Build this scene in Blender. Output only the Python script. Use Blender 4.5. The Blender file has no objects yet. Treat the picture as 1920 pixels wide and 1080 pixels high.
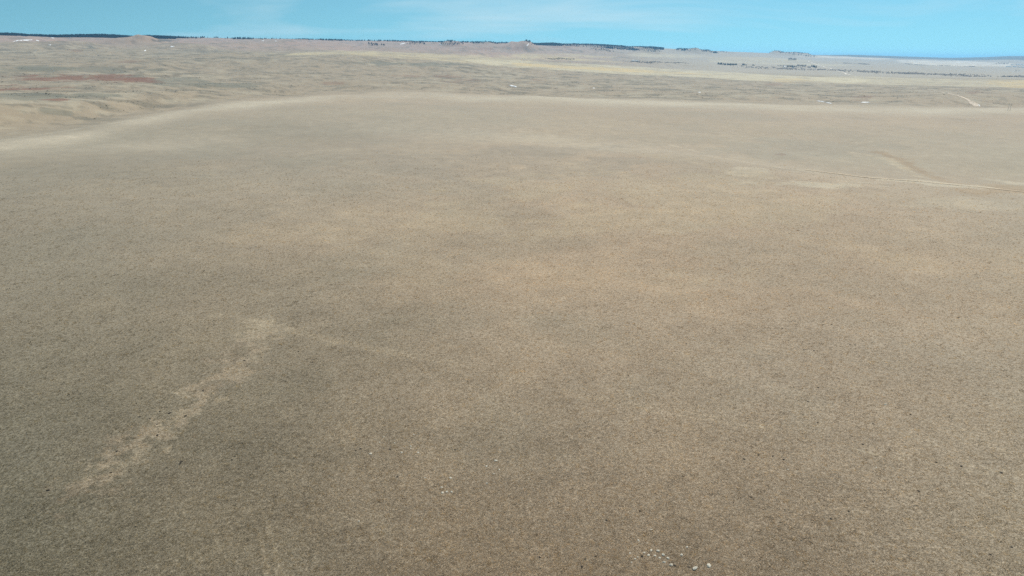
import bpy, math, random
import numpy as np
from mathutils import Matrix, Vector

R = math.radians
sc = bpy.context.scene
col = sc.collection

# ------------------------------------------------------------------ camera
CAM_H = 100.0                       # drone height above the grass in metres
PITCH, ROLL, FPX = R(18.97), R(0.70), 1280.0
_F = np.array([0, math.cos(PITCH), -math.sin(PITCH)])
_U0 = np.array([0, math.sin(PITCH), math.cos(PITCH)])
_X = np.array([1.0, 0, 0])
_RT = math.cos(ROLL) * _X + math.sin(ROLL) * _U0
_UP = math.cos(ROLL) * _U0 - math.sin(ROLL) * _X
cam_d = bpy.data.cameras.new("camera")
cam_d.sensor_width, cam_d.lens = 36.0, 36.0 * FPX / 1920.0
cam_d.clip_start, cam_d.clip_end = 0.5, 90000.0
cam = bpy.data.objects.new("camera", cam_d)
col.objects.link(cam)
m = Matrix.Identity(4)
for i in range(3):
    m[i][0], m[i][1], m[i][2] = _RT[i], _UP[i], -_F[i]
m[2][3] = CAM_H
cam.matrix_world = m
sc.camera = cam

# ------------------------------------------------------------------ light
SUN_EL, SUN_AZ = R(42.0), R(32.0)    # azimuth measured from the viewing direction to the right
world = bpy.data.worlds.new("World")
sc.world = world
world.use_nodes = True
nt = world.node_tree
nt.nodes.clear()
def N(t, kind, **kw):
    n = t.nodes.new(kind)
    for k, v in kw.items():
        setattr(n, k, v)
    return n
w_out = N(nt, "ShaderNodeOutputWorld")
w_bg = N(nt, "ShaderNodeBackground")
w_bg.inputs[1].default_value = 0.081
SKY_LIFT = 0.115
sky = N(nt, "ShaderNodeTexSky", sky_type="NISHITA", sun_disc=False)
sky.sun_elevation, sky.sun_rotation = SUN_EL, SUN_AZ
sky.altitude, sky.air_density, sky.dust_density, sky.ozone_density = 900.0, 1.0, 0.0, 2.5
tint = N(nt, "ShaderNodeMix", data_type="RGBA", blend_type="MULTIPLY")
tint.inputs[0].default_value = 1.0
tint.inputs[7].default_value = (0.70, 1.10, 0.96, 1)
nt.links.new(sky.outputs[0], tint.inputs[6])
# look the sky up a little higher than the true elevation: clear dry air, blue down to the horizon
tcs = N(nt, "ShaderNodeTexCoord")
ma = N(nt, "ShaderNodeVectorMath", operation="MULTIPLY_ADD")
ma.inputs[1].default_value, ma.inputs[2].default_value = (1, 1, 0.9), (0, 0, SKY_LIFT)
nt.links.new(tcs.outputs["Generated"], ma.inputs[0])
nn_ = N(nt, "ShaderNodeVectorMath", operation="NORMALIZE")
nt.links.new(ma.outputs[0], nn_.inputs[0]); nt.links.new(nn_.outputs[0], sky.inputs[0])
# thin cirrus streaks over the whole dome
tc = N(nt, "ShaderNodeTexCoord")
mp = N(nt, "ShaderNodeMapping")
mp.inputs["Scale"].default_value = (1.7, 1.7, 13.0)
mp.inputs["Rotation"].default_value = (0.03, 0.02, 0.4)
cn = N(nt, "ShaderNodeTexNoise")
cn.inputs["Scale"].default_value, cn.inputs["Detail"].default_value, cn.inputs["Distortion"].default_value = 1.3, 5.0, 0.5
cr = N(nt, "ShaderNodeMapRange")
cr.inputs[1].default_value, cr.inputs[2].default_value, cr.inputs[3].default_value, cr.inputs[4].default_value = 0.46, 0.70, 0.0, 0.72
cmix = N(nt, "ShaderNodeMix", data_type="RGBA")
cmix.inputs[7].default_value = (6.4, 8.2, 8.9, 1)
nt.links.new(tc.outputs["Generated"], mp.inputs[0]); nt.links.new(mp.outputs[0], cn.inputs[0])
nt.links.new(cn.outputs[0], cr.inputs[0]); nt.links.new(cr.outputs[0], cmix.inputs[0])
nt.links.new(tint.outputs[2], cmix.inputs[6]); nt.links.new(cmix.outputs[2], w_bg.inputs[0])
nt.links.new(w_bg.outputs[0], w_out.inputs[0])

sun_d = bpy.data.lights.new("sun", "SUN")
sun_d.energy, sun_d.angle, sun_d.color = 4.8, R(0.53), (1.0, 0.93, 0.82)
sun = bpy.data.objects.new("sun", sun_d)
col.objects.link(sun)
sdir = Vector((math.sin(SUN_AZ) * math.cos(SUN_EL), math.cos(SUN_AZ) * math.cos(SUN_EL), math.sin(SUN_EL)))
sun.rotation_euler = sdir.to_track_quat("Z", "Y").to_euler()
sun.location = (0, 0, 400)

vs = sc.view_settings
vs.view_transform, vs.look, vs.exposure, vs.gamma, vs.use_curve_mapping = "Standard", "None", 0.3, 1.0, False
sc.cycles.use_denoising = False
sc.cycles.max_bounces = 4
sc.cycles.volume_bounces = 1
sc.cycles.sample_clamp_indirect = 2.0
sc.cycles.sample_clamp_direct = 1.6

rng = np.random.default_rng(7)
random.seed(7)

# ------------------------------------------------------------------ helpers
def ray(u, v):
    x, y = (u - 960.0) / FPX, (540.0 - v) / FPX
    d = _F[:, None] + np.atleast_1d(x) * _RT[:, None] + np.atleast_1d(y) * _UP[:, None]
    return np.arctan2(d[0], d[1]), d[2] / np.hypot(d[0], d[1])     # azimuth, slope
def to_px(x, y, z):
    p = np.stack([x, y, z - CAM_H])
    f = np.einsum("i,i...->...", _F, p); r = np.einsum("i,i...->...", _RT, p); u = np.einsum("i,i...->...", _UP, p)
    f = np.where(f < 1e-3, 1e-3, f)
    return 960 + FPX * r / f, 540 - FPX * u / f

def _hash(ix, iy, seed):
    h = (ix.astype(np.int64) * 374761393 + iy.astype(np.int64) * 668265263 + seed * 2147483647 * 31) & 0xFFFFFFFF
    h = ((h ^ (h >> 13)) * 1274126177) & 0xFFFFFFFF
    return ((h ^ (h >> 16)) & 0xFFFF) / 65535.0
def vnoise(x, y, seed=0):
    ix, iy = np.floor(x), np.floor(y)
    fx, fy = x - ix, y - iy
    fx = fx * fx * fx * (fx * (fx * 6 - 15) + 10); fy = fy * fy * fy * (fy * (fy * 6 - 15) + 10)
    a, b = _hash(ix, iy, seed), _hash(ix + 1, iy, seed)
    c, d = _hash(ix, iy + 1, seed), _hash(ix + 1, iy + 1, seed)
    return (a + (b - a) * fx) * (1 - fy) + (c + (d - c) * fx) * fy - 0.5
def fbm(x, y, scale, octv=4, seed=0, gain=0.5):
    s, a, f = 0, 1.0, 1.0 / scale
    for o in range(octv):
        ca, sa = math.cos(o * 1.1 + seed), math.sin(o * 1.1 + seed)
        s = s + a * vnoise((x * ca - y * sa) * f + 17.3 * o, (x * sa + y * ca) * f - 9.1 * o, seed + o * 13)
        a *= gain; f *= 2.03
    return s
def sstep(a, b, x):
    t = np.clip((x - a) / (b - a), 0, 1)
    return t * t * (3 - 2 * t)
def gsm(a, sig, axis):
    n = int(max(1, round(sig * 3)))
    k = np.exp(-0.5 * (np.arange(-n, n + 1) / sig) ** 2); k /= k.sum()
    pad = [(0, 0)] * a.ndim; pad[axis] = (n, n)
    p = np.pad(a, pad, mode="edge")
    out = np.zeros_like(a)
    L = a.shape[axis]
    for i, w in enumerate(k):
        out += w * (p[i:i + L] if axis == 0 else p[:, i:i + L])
    return out

# ------------------------------------------------------------------ terrain heights
AZV = np.radians(np.linspace(-48, 48, 960))                       # finely sampled sector in view
AZO = np.radians(np.linspace(48, 312, 90)[1:-1])                  # the rest of the full circle, coarser
AZ = np.concatenate([AZV, AZO])
DD = np.concatenate([[2, 15, 30, 45, 58, 70, 80, 88], np.geomspace(94, 24000, 760), [27000, 31000, 36000]])
LD = np.log(DD)

def curve(pts, azs, sig):
    a = np.array([p[0] for p in pts]); o = np.argsort(a)
    return [np.interp(azs, a[o], np.array([p[k] for p in pts])[o]) for k in (1, 2)]
def feat_z(pts):      # (u, v, z) -> (az, D, z)
    out = []
    for u, v, z in pts:
        az, s = ray(u, v)
        out.append((az[0], (z - CAM_H) / s[0], z))
    return out
def feat_d(pts):      # (u, v, D) -> (az, D, z)
    out = []
    for u, v, D in pts:
        az, s = ray(u, v)
        out.append((az[0], D, CAM_H + D * s[0]))
    return out
azf = np.radians(np.linspace(-60, 60, 1201))
def fc(pts, sig=14):
    D, z = curve(pts, azf, sig)
    D = np.exp(gsm(np.log(D), sig, 0)); z = gsm(z, sig, 0)
    return D, z
A = fc(feat_z([(-200, 318, 1), (0, 300, 1), (320, 272, 2), (640, 243, 2), (960, 262, 2.5), (1280, 288, 2.5), (1600, 340, 1.5), (1920, 370, 0), (2100, 385, -1)]))
A2 = fc(feat_z([(-200, 310, 0), (0, 292, -0.5), (320, 262, 1), (640, 232, 2.5), (960, 252, 1), (1280, 274, -2), (1600, 326, -7), (1920, 350, -11), (2100, 366, -12)]))
A3 = fc(feat_z([(-200, 296, -2), (0, 280, -1), (320, 240, 1), (640, 208, 4), (960, 226, 3), (1280, 248, -2), (1600, 285, -8), (1920, 300, -9), (2100, 306, -10)]))
B = fc(feat_z([(-200, 285, -2), (0, 262, 0.5), (160, 243, 1), (340, 207, 2), (520, 188, 4), (640, 177, 5), (800, 177, 5), (960, 183, 4), (1280, 191, 2), (1500, 198, 0), (1740, 206, -3), (1920, 203, -3), (2100, 204, -4)]), 8)
B2 = (B[0] * 1.2, B[1] - np.interp(azf, np.radians([-36, -20, 0]), [7, 9, 13]))
Cc = fc(feat_d([(-200, 205, 1150), (0, 200, 1250), (320, 178, 1560), (640, 164, 2150), (960, 169, 2080), (1280, 178, 2000), (1600, 187, 1950), (1920, 188, 1950)]))
Dc = fc(feat_d([(-200, 155, 2000), (0, 150, 2200), (320, 140, 2400), (640, 128, 2800), (960, 143, 2800), (1280, 159, 2750), (1600, 168, 2800), (1920, 170, 2800)]))
E = fc(feat_d([(-200, 105, 3500), (0, 103, 3600), (320, 101, 3600), (540, 100, 3700), (640, 98, 3700), (760, 102, 3700), (960, 116, 3700), (1280, 139, 3900), (1600, 147, 4100), (1920, 150, 4200)]), 8)
E2 = fc(feat_d([(-200, 92, 4300), (0, 93, 4300), (320, 94, 4400), (540, 99.5, 4500), (640, 99.5, 4500), (760, 103, 4500), (960, 113, 4600), (1280, 129, 5200), (1600, 140, 5200), (1920, 145, 5200)]), 8)
Fc = fc(feat_d([(-200, 78, 5200), (0, 79, 5200), (320, 83, 5300), (640, 89, 5700), (960, 96, 6300), (1280, 112, 8000), (1600, 126, 7500), (1920, 135, 7500)]))
G = fc(feat_d([(-200, 66, 6200), (0, 69, 6200), (320, 76, 6500), (640, 79.5, 7000), (960, 85, 7600), (1280, 98, 10000), (1600, 113, 12500), (1920, 121, 12500)]))
H = fc(feat_d([(-200, 62, 7000), (0, 64.5, 7000), (160, 67, 7000), (320, 69.5, 7200), (480, 72, 7500), (640, 75, 7900), (800, 77, 8200), (960, 80.5, 8500), (1100, 83.5, 9200), (1200, 87, 9700),
               (1240, 90, 10500), (1280, 92.5, 11500), (1340, 95.5, 12500), (1450, 99.5, 14000), (1530, 103, 16000), (1600, 102.6, 18000), (1700, 105.8, 19500), (1780, 108.4, 20500), (1850, 107, 20500), (1885, 104.8, 20500), (1920, 105, 20500), (2100, 104, 20500)]), 3)
FEATS = [A, A2, A3, B, B2, Cc, Dc, E, E2, Fc, G, H]

def base_grid():
    azc = np.where(AZ > math.pi, AZ - 2 * math.pi, AZ)
    cl = np.clip(azc, azf[0], azf[-1])
    Dk = [np.full_like(cl, 1.0), np.full_like(cl, 110.0), np.full_like(cl, 240.0)]
    zk = [np.zeros_like(cl)] * 3
    for D, z in FEATS:
        Dk.append(np.interp(cl, azf, D)); zk.append(np.interp(cl, azf, z))
    Dk.append(Dk[-1] * 1.06); zk.append(zk[-1] - 4)
    Dk.append(np.maximum(Dk[-1] * 1.25, 23500)); zk.append(zk[-1] - 120)
    Dk, zk = np.log(np.array(Dk)), np.array(zk)
    Z = np.empty((len(AZ), len(DD)))
    for j in range(len(AZ)):
        Z[j] = np.interp(LD, Dk[:, j], zk[:, j])
    Zs = gsm(Z, 5.0, 1)                                  # round the breaks of slope
    w = sstep(math.log(5600), math.log(6800), LD)[None, :]
    Z = Zs * (1 - w) + gsm(Z, 1.5, 1) * w
    lb = np.abs(azc)[:, None]                            # behind the camera: gentle prairie, no ridges
    wb = sstep(R(62), R(110), lb)
    return Z * (1 - wb) + wb * (-6 + 0 * Z)
Z = base_grid()
XX = np.sin(AZ)[:, None] * DD[None, :]
YY = np.cos(AZ)[:, None] * DD[None, :]
DG = np.broadcast_to(DD[None, :], XX.shape)
U, V = to_px(XX, YY, Z)

near = 1 - sstep(900, 1600, DG)
mid = sstep(1100, 1900, DG) * (1 - sstep(5200, 6400, DG))
far = sstep(4300, 5600, DG)
right = sstep(700, 1300, U)
Z = Z + near * (sstep(260, 620, DG) * fbm(XX, YY, 330, 3, 2) * 9.0 + fbm(XX, YY, 130, 3, 3) * 2.0 + fbm(XX, YY, 22, 2, 5) * 0.22)
swl = np.exp(-((np.log(DG) - np.log(np.interp(np.clip(np.where(AZ > math.pi, AZ - 2 * math.pi, AZ), azf[0], azf[-1]), azf, B[0])[:, None] * 0.92)) / 0.22) ** 2)
Z = Z + swl * fbm(XX, YY, 240, 4, 9) * 6.0
Z = Z + mid * (1 - 0.55 * right) * (fbm(XX, YY, 420, 4, 11) * 15 + (0.25 - np.abs(fbm(XX, YY, 150, 4, 14))) * 9)
dHg = np.interp(np.clip(np.where(AZ > math.pi, AZ - 2 * math.pi, AZ), azf[0], azf[-1]), azf, H[0])[:, None]
rid = np.abs(fbm(XX, YY, 900, 5, 21, 0.55))
Z = Z + far * (1 - 0.75 * sstep(1150, 1500, U)) * (1 - sstep(0.86, 0.95, DG / dHg) * 0.78) * ((0.16 - rid) * 66 + fbm(XX, YY, 260, 3, 24) * 10)

def bump(u, v, D, w, h, flat=0.0, ell=1.0):
    """a hill of half width w and height h whose foot stands where the sight line (u, v) meets distance D"""
    global Z
    az, s = ray(u, v)
    az = az[0]
    x0, y0 = math.sin(az) * D, math.cos(az) * D
    dx, dy = XX - x0, YY - y0
    t = dx * math.cos(az) - dy * math.sin(az); r = dx * math.sin(az) + dy * math.cos(az)
    q = np.sqrt((t / w) ** 2 + (r / (w * ell)) ** 2) + fbm(XX, YY, w * 0.5, 3, int(u)) * 0.35
    shape = np.clip(1 - q, 0, 1)
    shape = np.minimum(shape / max(1 - flat, 0.05), 1.0) if flat else shape
    Z = Z + h * shape ** 1.15
bump(986, 86, 7000, 250, 66, 0.1)
bump(940, 86, 7200, 300, 22, 0.2, 1.3)
bump(625, 82, 6300, 210, 34)
bump(705, 82, 7000, 150, 24)
bump(848, 84, 7300, 180, 30, 0.4)
bump(910, 85, 7500, 210, 26, 0.5)
bump(780, 83, 7300, 120, 18, 0.4)
bump(1130, 92, 8200, 220, 32)
bump(1217, 92, 9000, 230, 45, 0.3)
bump(1284, 97, 10200, 230, 44, 0.25)
bump(1321, 98, 10300, 310, 46, 0.3)
bump(1362, 99, 11500, 200, 34)
bump(1410, 100, 12000, 150, 26)
bump(1496, 107, 12800, 470, 62, 0.3)
bump(1455, 106, 12900, 180, 40, 0.3)
bump(110, 84, 4700, 330, 34)
bump(20, 88, 4500, 300, 26)
bump(268, 84, 5200, 230, 42, 0.2)
bump(360, 90, 4800, 260, 30)
bump(450, 88, 5400, 240, 30)
bump(545, 86, 5900, 260, 26)

U, V = to_px(XX, YY, Z)

def height(x, y):
    az = np.arctan2(x, y); az = np.where(az < AZV[0], az + 2 * math.pi, az)
    ld = np.log(np.maximum(np.hypot(x, y), DD[0]))
    fj = np.interp(az, AZ, np.arange(len(AZ))); fi = np.interp(ld, LD, np.arange(len(DD)))
    j0 = np.minimum(fj.astype(int), len(AZ) - 2); i0 = np.minimum(fi.astype(int), len(DD) - 2)
    a, b = fj - j0, fi - i0
    return (Z[j0, i0] * (1 - a) + Z[j0 + 1, i0] * a) * (1 - b) + (Z[j0, i0 + 1] * (1 - a) + Z[j0 + 1, i0 + 1] * a) * b
def ground_at(u, v, dmin=60.0, dmax=23000.0):
    """first point of the ground along the sight line of a photo point"""
    az, s = ray(u, v)
    az, s = float(az[0]), float(s[0])
    D = np.geomspace(dmin, dmax, 4000)
    x, y = math.sin(az) * D, math.cos(az) * D
    z = CAM_H + D * s
    hit = np.nonzero(height(x, y) >= z)[0]
    k = hit[0] if len(hit) else int(np.argmin(z - height(x, y)))
    return Vector((x[k], y[k], float(height(x[k:k + 1], y[k:k + 1])[0])))

# ------------------------------------------------------------------ ground colours (albedo with some light and shade painted in, one colour per vertex)
def C3(r, g, b):
    return np.array([r, g, b])
n1 = fbm(XX, YY, 85, 5, 31)
n2 = fbm(XX, YY, 34, 4, 37)
n3 = fbm(XX, YY, 220, 4, 41)
n4 = fbm(XX, YY, 9, 3, 43)
ALB = np.empty(XX.shape + (3,))
ALB[:] = C3(0.325, 0.250, 0.174)
def blend(mask, c):
    global ALB
    mask = np.clip(mask, 0, 1)[..., None]
    ALB = ALB * (1 - mask) + c * mask
# near pasture: straw, grey green and golden sweeps of different grasses
blend(sstep(0.05, 0.42, n1 + 0.5 * n2) * 0.42, C3(0.360, 0.274, 0.182))
blend(sstep(0.02, 0.40, -n1 + 0.35 * n4 + 0.3 * n2) * 0.34, C3(0.245, 0.205, 0.150))
blend(sstep(0.08, 0.4, n3 + 0.3 * n2) * 0.25, C3(0.270, 0.228, 0.165))
# light falloff painted into grass colour: darker grey-green near and west, greener east
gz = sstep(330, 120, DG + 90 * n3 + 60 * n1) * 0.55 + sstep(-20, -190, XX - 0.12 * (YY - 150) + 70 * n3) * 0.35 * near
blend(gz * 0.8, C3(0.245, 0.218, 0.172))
blend(sstep(0.10, -0.62, XX / (YY + 60.0) + 0.25 * n3 + 0.15 * n1) * (0.50 + 0.42 * sstep(420, 130, DG)) * near, C3(0.138, 0.124, 0.086))
blend(sstep(0.30, 0.85, XX / (YY + 60.0) + 0.25 * n3 + 0.15 * n1) * 0.5 * near, C3(0.300, 0.268, 0.194))
# sunlit bands painted paler along the long crest and back of the nearer brow
cl_az = np.where(AZ > math.pi, AZ - 2 * math.pi, AZ)
def at_f(F_): return np.interp(np.clip(cl_az, azf[0], azf[-1]), azf, F_[0])[:, None]
dA, dA3, dB, dB2 = at_f(A), at_f(A3), at_f(B), at_f(B2)
lg = np.log(DG)
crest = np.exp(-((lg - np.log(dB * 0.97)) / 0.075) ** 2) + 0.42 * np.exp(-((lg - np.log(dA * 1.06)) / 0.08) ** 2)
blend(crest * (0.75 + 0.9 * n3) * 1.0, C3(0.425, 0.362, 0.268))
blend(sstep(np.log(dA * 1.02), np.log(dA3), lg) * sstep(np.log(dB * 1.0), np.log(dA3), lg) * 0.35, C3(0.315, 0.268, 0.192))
# beyond the first crest: sage and scrub on clay
m_mid = np.maximum(sstep(np.log(dB * 0.97), np.log(dB * 1.22), lg), sstep(2200, 2600, DG))
blend(m_mid * 0.9, C3(0.292, 0.226, 0.150))
blend(m_mid * sstep(900, 250, U) * 0.45, C3(0.250, 0.202, 0.138))
s1 = fbm(XX, YY, 60, 4, 51); s2 = fbm(XX, YY, 22, 3, 57); s3 = fbm(XX, YY, 300, 4, 59)
blend(m_mid * sstep(0.12, 0.34, s1 + 0.35 * s3) * 0.55, C3(0.150, 0.128, 0.088))
blend(m_mid * sstep(0.16, 0.36, s2 + 0.4 * s1) * 0.42, C3(0.100, 0.086, 0.060))
blend(m_mid * sstep(0.16, 0.40, -s1 + 0.4 * s3) * 0.5, C3(0.345, 0.300, 0.215))
s4 = fbm(XX, YY, 26, 4, 97, 0.6)
blend(m_mid * (1 - far) * sstep(0.20, 0.34, s4 + 0.35 * s3) * 0.36, C3(0.090, 0.076, 0.052))
blend(m_mid * (1 - far) * sstep(0.20, 0.36, -s4 + 0.3 * s3) * 0.22, C3(0.40, 0.335, 0.235))
# badland clay on the far hills
blend(far * sstep(1400, 900, U) * 0.85, C3(0.330, 0.225, 0.180))
blend(far * sstep(0.0, 0.4, s3 + 0.5 * s1) * 0.5, C3(0.255, 0.205, 0.150))
blend(far * sstep(0.22, 0.4, s1) * 0.6, C3(0.13, 0.115, 0.095))
# the farmed plain to the right
pl = sstep(1050, 1350, U) * sstep(3900, 5200, DG)
blend(pl * 0.9, C3(0.345, 0.292, 0.222))

# wooded hills at the far edge of the plain
blend(sstep(1500, 1580, U) * sstep(14600, 15800, DG + 1500 * s3) * 0.9, C3(0.060, 0.075, 0.062))

def field(pts, c, k=0.85, soft=0.05, warp=1.5):
    """a crop field bounded by a polygon of photo points laid on the ground"""
    px = U + fbm(XX, YY, 400, 3, 71) * warp * 4; py = V + fbm(XX, YY, 240, 3, 73) * warp
    inside = np.zeros(XX.shape, bool)
    n = len(pts)
    for i in range(n):
        (x1, y1), (x2, y2) = pts[i], pts[(i + 1) % n]
        if y1 == y2: continue
        cr_ = ((py > min(y1, y2)) & (py <= max(y1, y2)) & (px < x1 + (py - y1) * (x2 - x1) / (y2 - y1)))
        inside ^= cr_
    ok = inside & (DG > 1500) & (DG < 16000) & (np.cos(AZ)[:, None] > 0)
    mk = gsm(gsm(ok.astype(float), 0.8, 0), 0.7, 1)
    blend(mk * k * np.clip(0.72 + 1.1 * s1 + 0.7 * s3, 0.15, 1.0), c)
STRAW, PALE, GOLD = C3(0.49, 0.40, 0.235), C3(0.49, 0.42, 0.28), C3(0.52, 0.38, 0.17)
field([(530, 103), (570, 97), (640, 95), (700, 95), (760, 99), (870, 103), (960, 104), (1080, 109), (1180, 118), (1010, 112), (960, 124), (860, 117), (740, 108), (640, 102)], STRAW, 0.8)
field([(860, 110), (960, 113), (1100, 120), (1280, 130), (1400, 138), (1500, 143), (1640, 150), (1600, 158), (1430, 152), (1280, 144), (1120, 136), (960, 126), (900, 121)], PALE, 0.9)
field([(960, 118), (1080, 124), (1180, 129), (1280, 136), (1340, 141), (1180, 135), (1060, 129), (960, 122)], GOLD, 0.75)
field([(960, 101), (1060, 100), (1160, 106), (1130, 109), (1040, 108), (960, 106)], STRAW, 0.6)
field([(1175, 103), (1190, 99), (1330, 104), (1300, 108), (1200, 107)], PALE, 0.7)
field([(1320, 106), (1420, 107), (1540, 114), (1480, 116), (1330, 112)], STRAW, 0.6)
field([(1330, 112), (1450, 117), (1600, 121), (1580, 124), (1430, 121), (1330, 116)], PALE, 0.55)
field([(1480, 103), (1600, 107), (1700, 110), (1640, 112), (1560, 109), (1490, 106)], C3(0.60, 0.53, 0.42), 0.8)
field([(1680, 112), (1800, 114), (1900, 119), (1890, 125), (1760, 124), (1690, 118)], C3(0.60, 0.53, 0.43), 0.9)
field([(1500, 146), (1600, 142), (1760, 148), (1920, 150), (1990, 152), (1990, 160), (1920, 162), (1860, 163), (1700, 160), (1560, 156)], PALE, 0.7)
field([(1860, 150), (1990, 150), (1990, 165), (1900, 164), (1850, 158)], GOLD, 0.6)
field([(1450, 148), (1500, 147), (1530, 152), (1480, 156), (1450, 152)], GOLD, 0.55)

def blob(u, v, ru, rv, c, k=0.8, dmin=0, dmax=30000, sc_=60):
    q = ((U - u) / ru) ** 2 + ((V - v) / rv) ** 2
    mk = sstep(1.15, 0.35, q + 2.4 * fbm(XX, YY, sc_, 5, int(u + v), 0.6)) * (DG > dmin) * (DG < dmax) * (np.cos(AZ)[:, None] > 0)
    blend(mk * k, c)
RED = C3(0.175, 0.072, 0.036)
for a_ in [(115, 147, 85, 6), (235, 150, 60, 5), (265, 149, 30, 4), (18, 166, 34, 6), (85, 166, 45, 3), (95, 186, 26, 2.5), (205, 142, 40, 2.5), (140, 95, 14, 2), (620, 156, 20, 2.5), (870, 152, 40, 3), (1000, 150, 20, 1.5),
           (1055, 88, 22, 2.5), (900, 91, 40, 2.5), (760, 143, 30, 2), (1450, 158, 12, 2), (1620, 185, 22, 4), (840, 143, 26, 2.2), (240, 115, 30, 2), (1830, 173, 16, 2.5)]:
    blob(*a_, RED, 0.85 if a_[0] < 300 and a_[1] > 130 else 0.42, 800, 12000, 60)
blob(1458, 290, 13, 2.5, RED, 0.6, 300, 2000, 20)
# brush-dark draws
for a_ in [(120, 132, 160, 5), (60, 128, 80, 4), (60, 182, 110, 7), (170, 178, 60, 4), (320, 150, 60, 4), (60, 212, 90, 7), (400, 160, 80, 5), (170, 86, 10, 5), (300, 76, 22, 3), (700, 118, 60, 3), (800, 122, 70, 4)]:
    blob(*a_, C3(0.125, 0.120, 0.085), 0.55, 700, 9000, 80)
blob(300, 76, 20, 2.2, C3(0.07, 0.062, 0.05), 0.8, 3500, 9000, 200)  # hill shading painted as dark colour, here and on the next line
blob(170, 88, 6, 4, C3(0.08, 0.075, 0.06), 0.7, 3000, 9000, 200)
# shading of drone-facing slope and hollow painted dark; brown gully; brow light painted pale
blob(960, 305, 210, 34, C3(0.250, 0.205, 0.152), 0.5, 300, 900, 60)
blob(1500, 280, 190, 18, C3(0.262, 0.226, 0.168), 0.45, 300, 1100, 60)
blob(1880, 355, 70, 8, C3(0.290, 0.200, 0.110), 0.5, 300, 1100, 40)
blob(1640, 345, 260, 9, C3(0.42, 0.36, 0.265), 0.7, 300, 1100, 50)
blob(1850, 380, 160, 12, C3(0.40, 0.35, 0.26), 0.3, 300, 1100, 50)
blob(1340, 322, 160, 8, C3(0.41, 0.35, 0.255), 0.5, 300, 1100, 50)
# golden grass in the middle of the pasture
blob(1150, 400, 330, 90, C3(0.360, 0.290, 0.195), 0.4, 200, 900, 60)
blob(620, 470, 220, 60, C3(0.330, 0.262, 0.180), 0.35, 200, 900, 50)

# worn trails: polylines in world space, the ground is paler / redder near them
def world_line(pts, n=60):
    P = [ground_at(u, v) for u, v in pts]
    out = []
    for a_, b_ in zip(P[:-1], P[1:]):
        for t in np.linspace(0, 1, n, endpoint=False):
            out.append((a_[0] + (b_[0] - a_[0]) * t, a_[1] + (b_[1] - a_[1]) * t))
    out.append((P[-1][0], P[-1][1]))
    L = np.array(out)
    if len(L) > 40:
        L = np.stack([gsm(L[:, 0], n * 0.22, 0), gsm(L[:, 1], n * 0.22, 0)], 1)
    return L
def dist_to(L, mask):
    d = np.full(XX.shape, 1e9)
    xs, ys = XX[mask], YY[mask]
    best = np.full(xs.shape, 1e9)
    for p in L[::2]:
        np.minimum(best, (xs - p[0]) ** 2 + (ys - p[1]) ** 2, out=best)
    d[mask] = np.sqrt(best)
    return d
def pxbox(pts, pad=40):
    us, vs_ = [p[0] for p in pts], [p[1] for p in pts]
    return (U > min(us) - pad) & (U < max(us) + pad) & (V > min(vs_) - pad) & (V < max(vs_) + pad) & (np.cos(AZ)[:, None] > 0) & (DG < 3500)
TR1 = [(500, 598), (478, 640), (445, 684), (390, 738), (330, 790), (270, 835), (212, 882), (130, 920), (20, 955), (-60, 985)]
TR2 = [(400, 590), (452, 600), (580, 628), (700, 655), (900, 690), (1100, 745), (1210, 766), (1300, 778), (1430, 800), (1500, 815), (1650, 850), (1800, 876), (1960, 900)]
TR3 = [(470, 930), (492, 980), (505, 1030), (515, 1090)]
TR4 = [(0, 263), (110, 247), (230, 228), (330, 211), (400, 203), (470, 196), (560, 186)]
TR5 = [(1250, 268), (1400, 300), (1500, 318), (1600, 330), (1700, 339), (1780, 346), (1860, 354), (1960, 364)]
w_n = fbm(XX, YY, 14, 4, 81)
WORN = np.zeros(XX.shape)
def wear(pts, w, c, k, patch, ruts=0.0, n=w_n):
    """paler, thin-grassed ground along a trail; ruts > 0: two wheel lines that far from the middle"""
    global WORN
    dl = dist_to(world_line(pts), pxbox(pts, 60))
    if ruts: dl = np.abs(dl - ruts)
    mk = sstep(1.25, 0.15, dl / w + patch * n)
    WORN = np.maximum(WORN, mk * min(1.0, k * 0.6))
    blend(mk * k, c)
w2 = fbm(XX, YY, 8, 4, 83)
w3 = fbm(XX, YY, 3.2, 3, 87)
wear(TR1[:8], 6.0, C3(0.280, 0.228, 0.160), 0.16, 2.6, 0, 0.6 * w_n + 0.6 * w3)
wear(TR1[:7], 4.2, C3(0.39, 0.325, 0.230), 0.33, 4.2, 0, 0.5 * w2 + 0.9 * w3)
wear(TR1[1:8], 4.5, C3(0.280, 0.205, 0.145), 0.18, 4.0, 0, 0.6 * fbm(XX, YY, 11, 4, 85) + 0.8 * w3)
wear([(400, 590), (452, 600), (520, 606), (580, 628), (640, 640)], 2.6, C3(0.40, 0.33, 0.23), 0.13, 3.6, 0, 0.5 * w2 + 0.9 * w3)
wear(TR2, 0.6, C3(0.38, 0.31, 0.215), 0.24, 2.4, 1.3, w_n)
wear(TR2[8:], 0.6, C3(0.42, 0.355, 0.26), 0.5, 1.6, 1.3, w_n)
wear(TR3, 0.5, C3(0.32, 0.265, 0.185), 0.28, 1.6, 1.1, w_n)
wear(TR4, 3.4, C3(0.40, 0.345, 0.255), 0.75, 0.8)
wear([(1250, 270), (1330, 290), (1430, 310), (1560, 326), (1640, 333)], 3.0, C3(0.43, 0.36, 0.26), 0.6, 1.2)
wear([(1640, 283), (1690, 300), (1722, 322), (1775, 342), (1850, 349), (1940, 360)], 10.0, C3(0.275, 0.190, 0.110), 0.7, 1.5)  # brown gully, its left side paler on the next line; no trail
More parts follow.
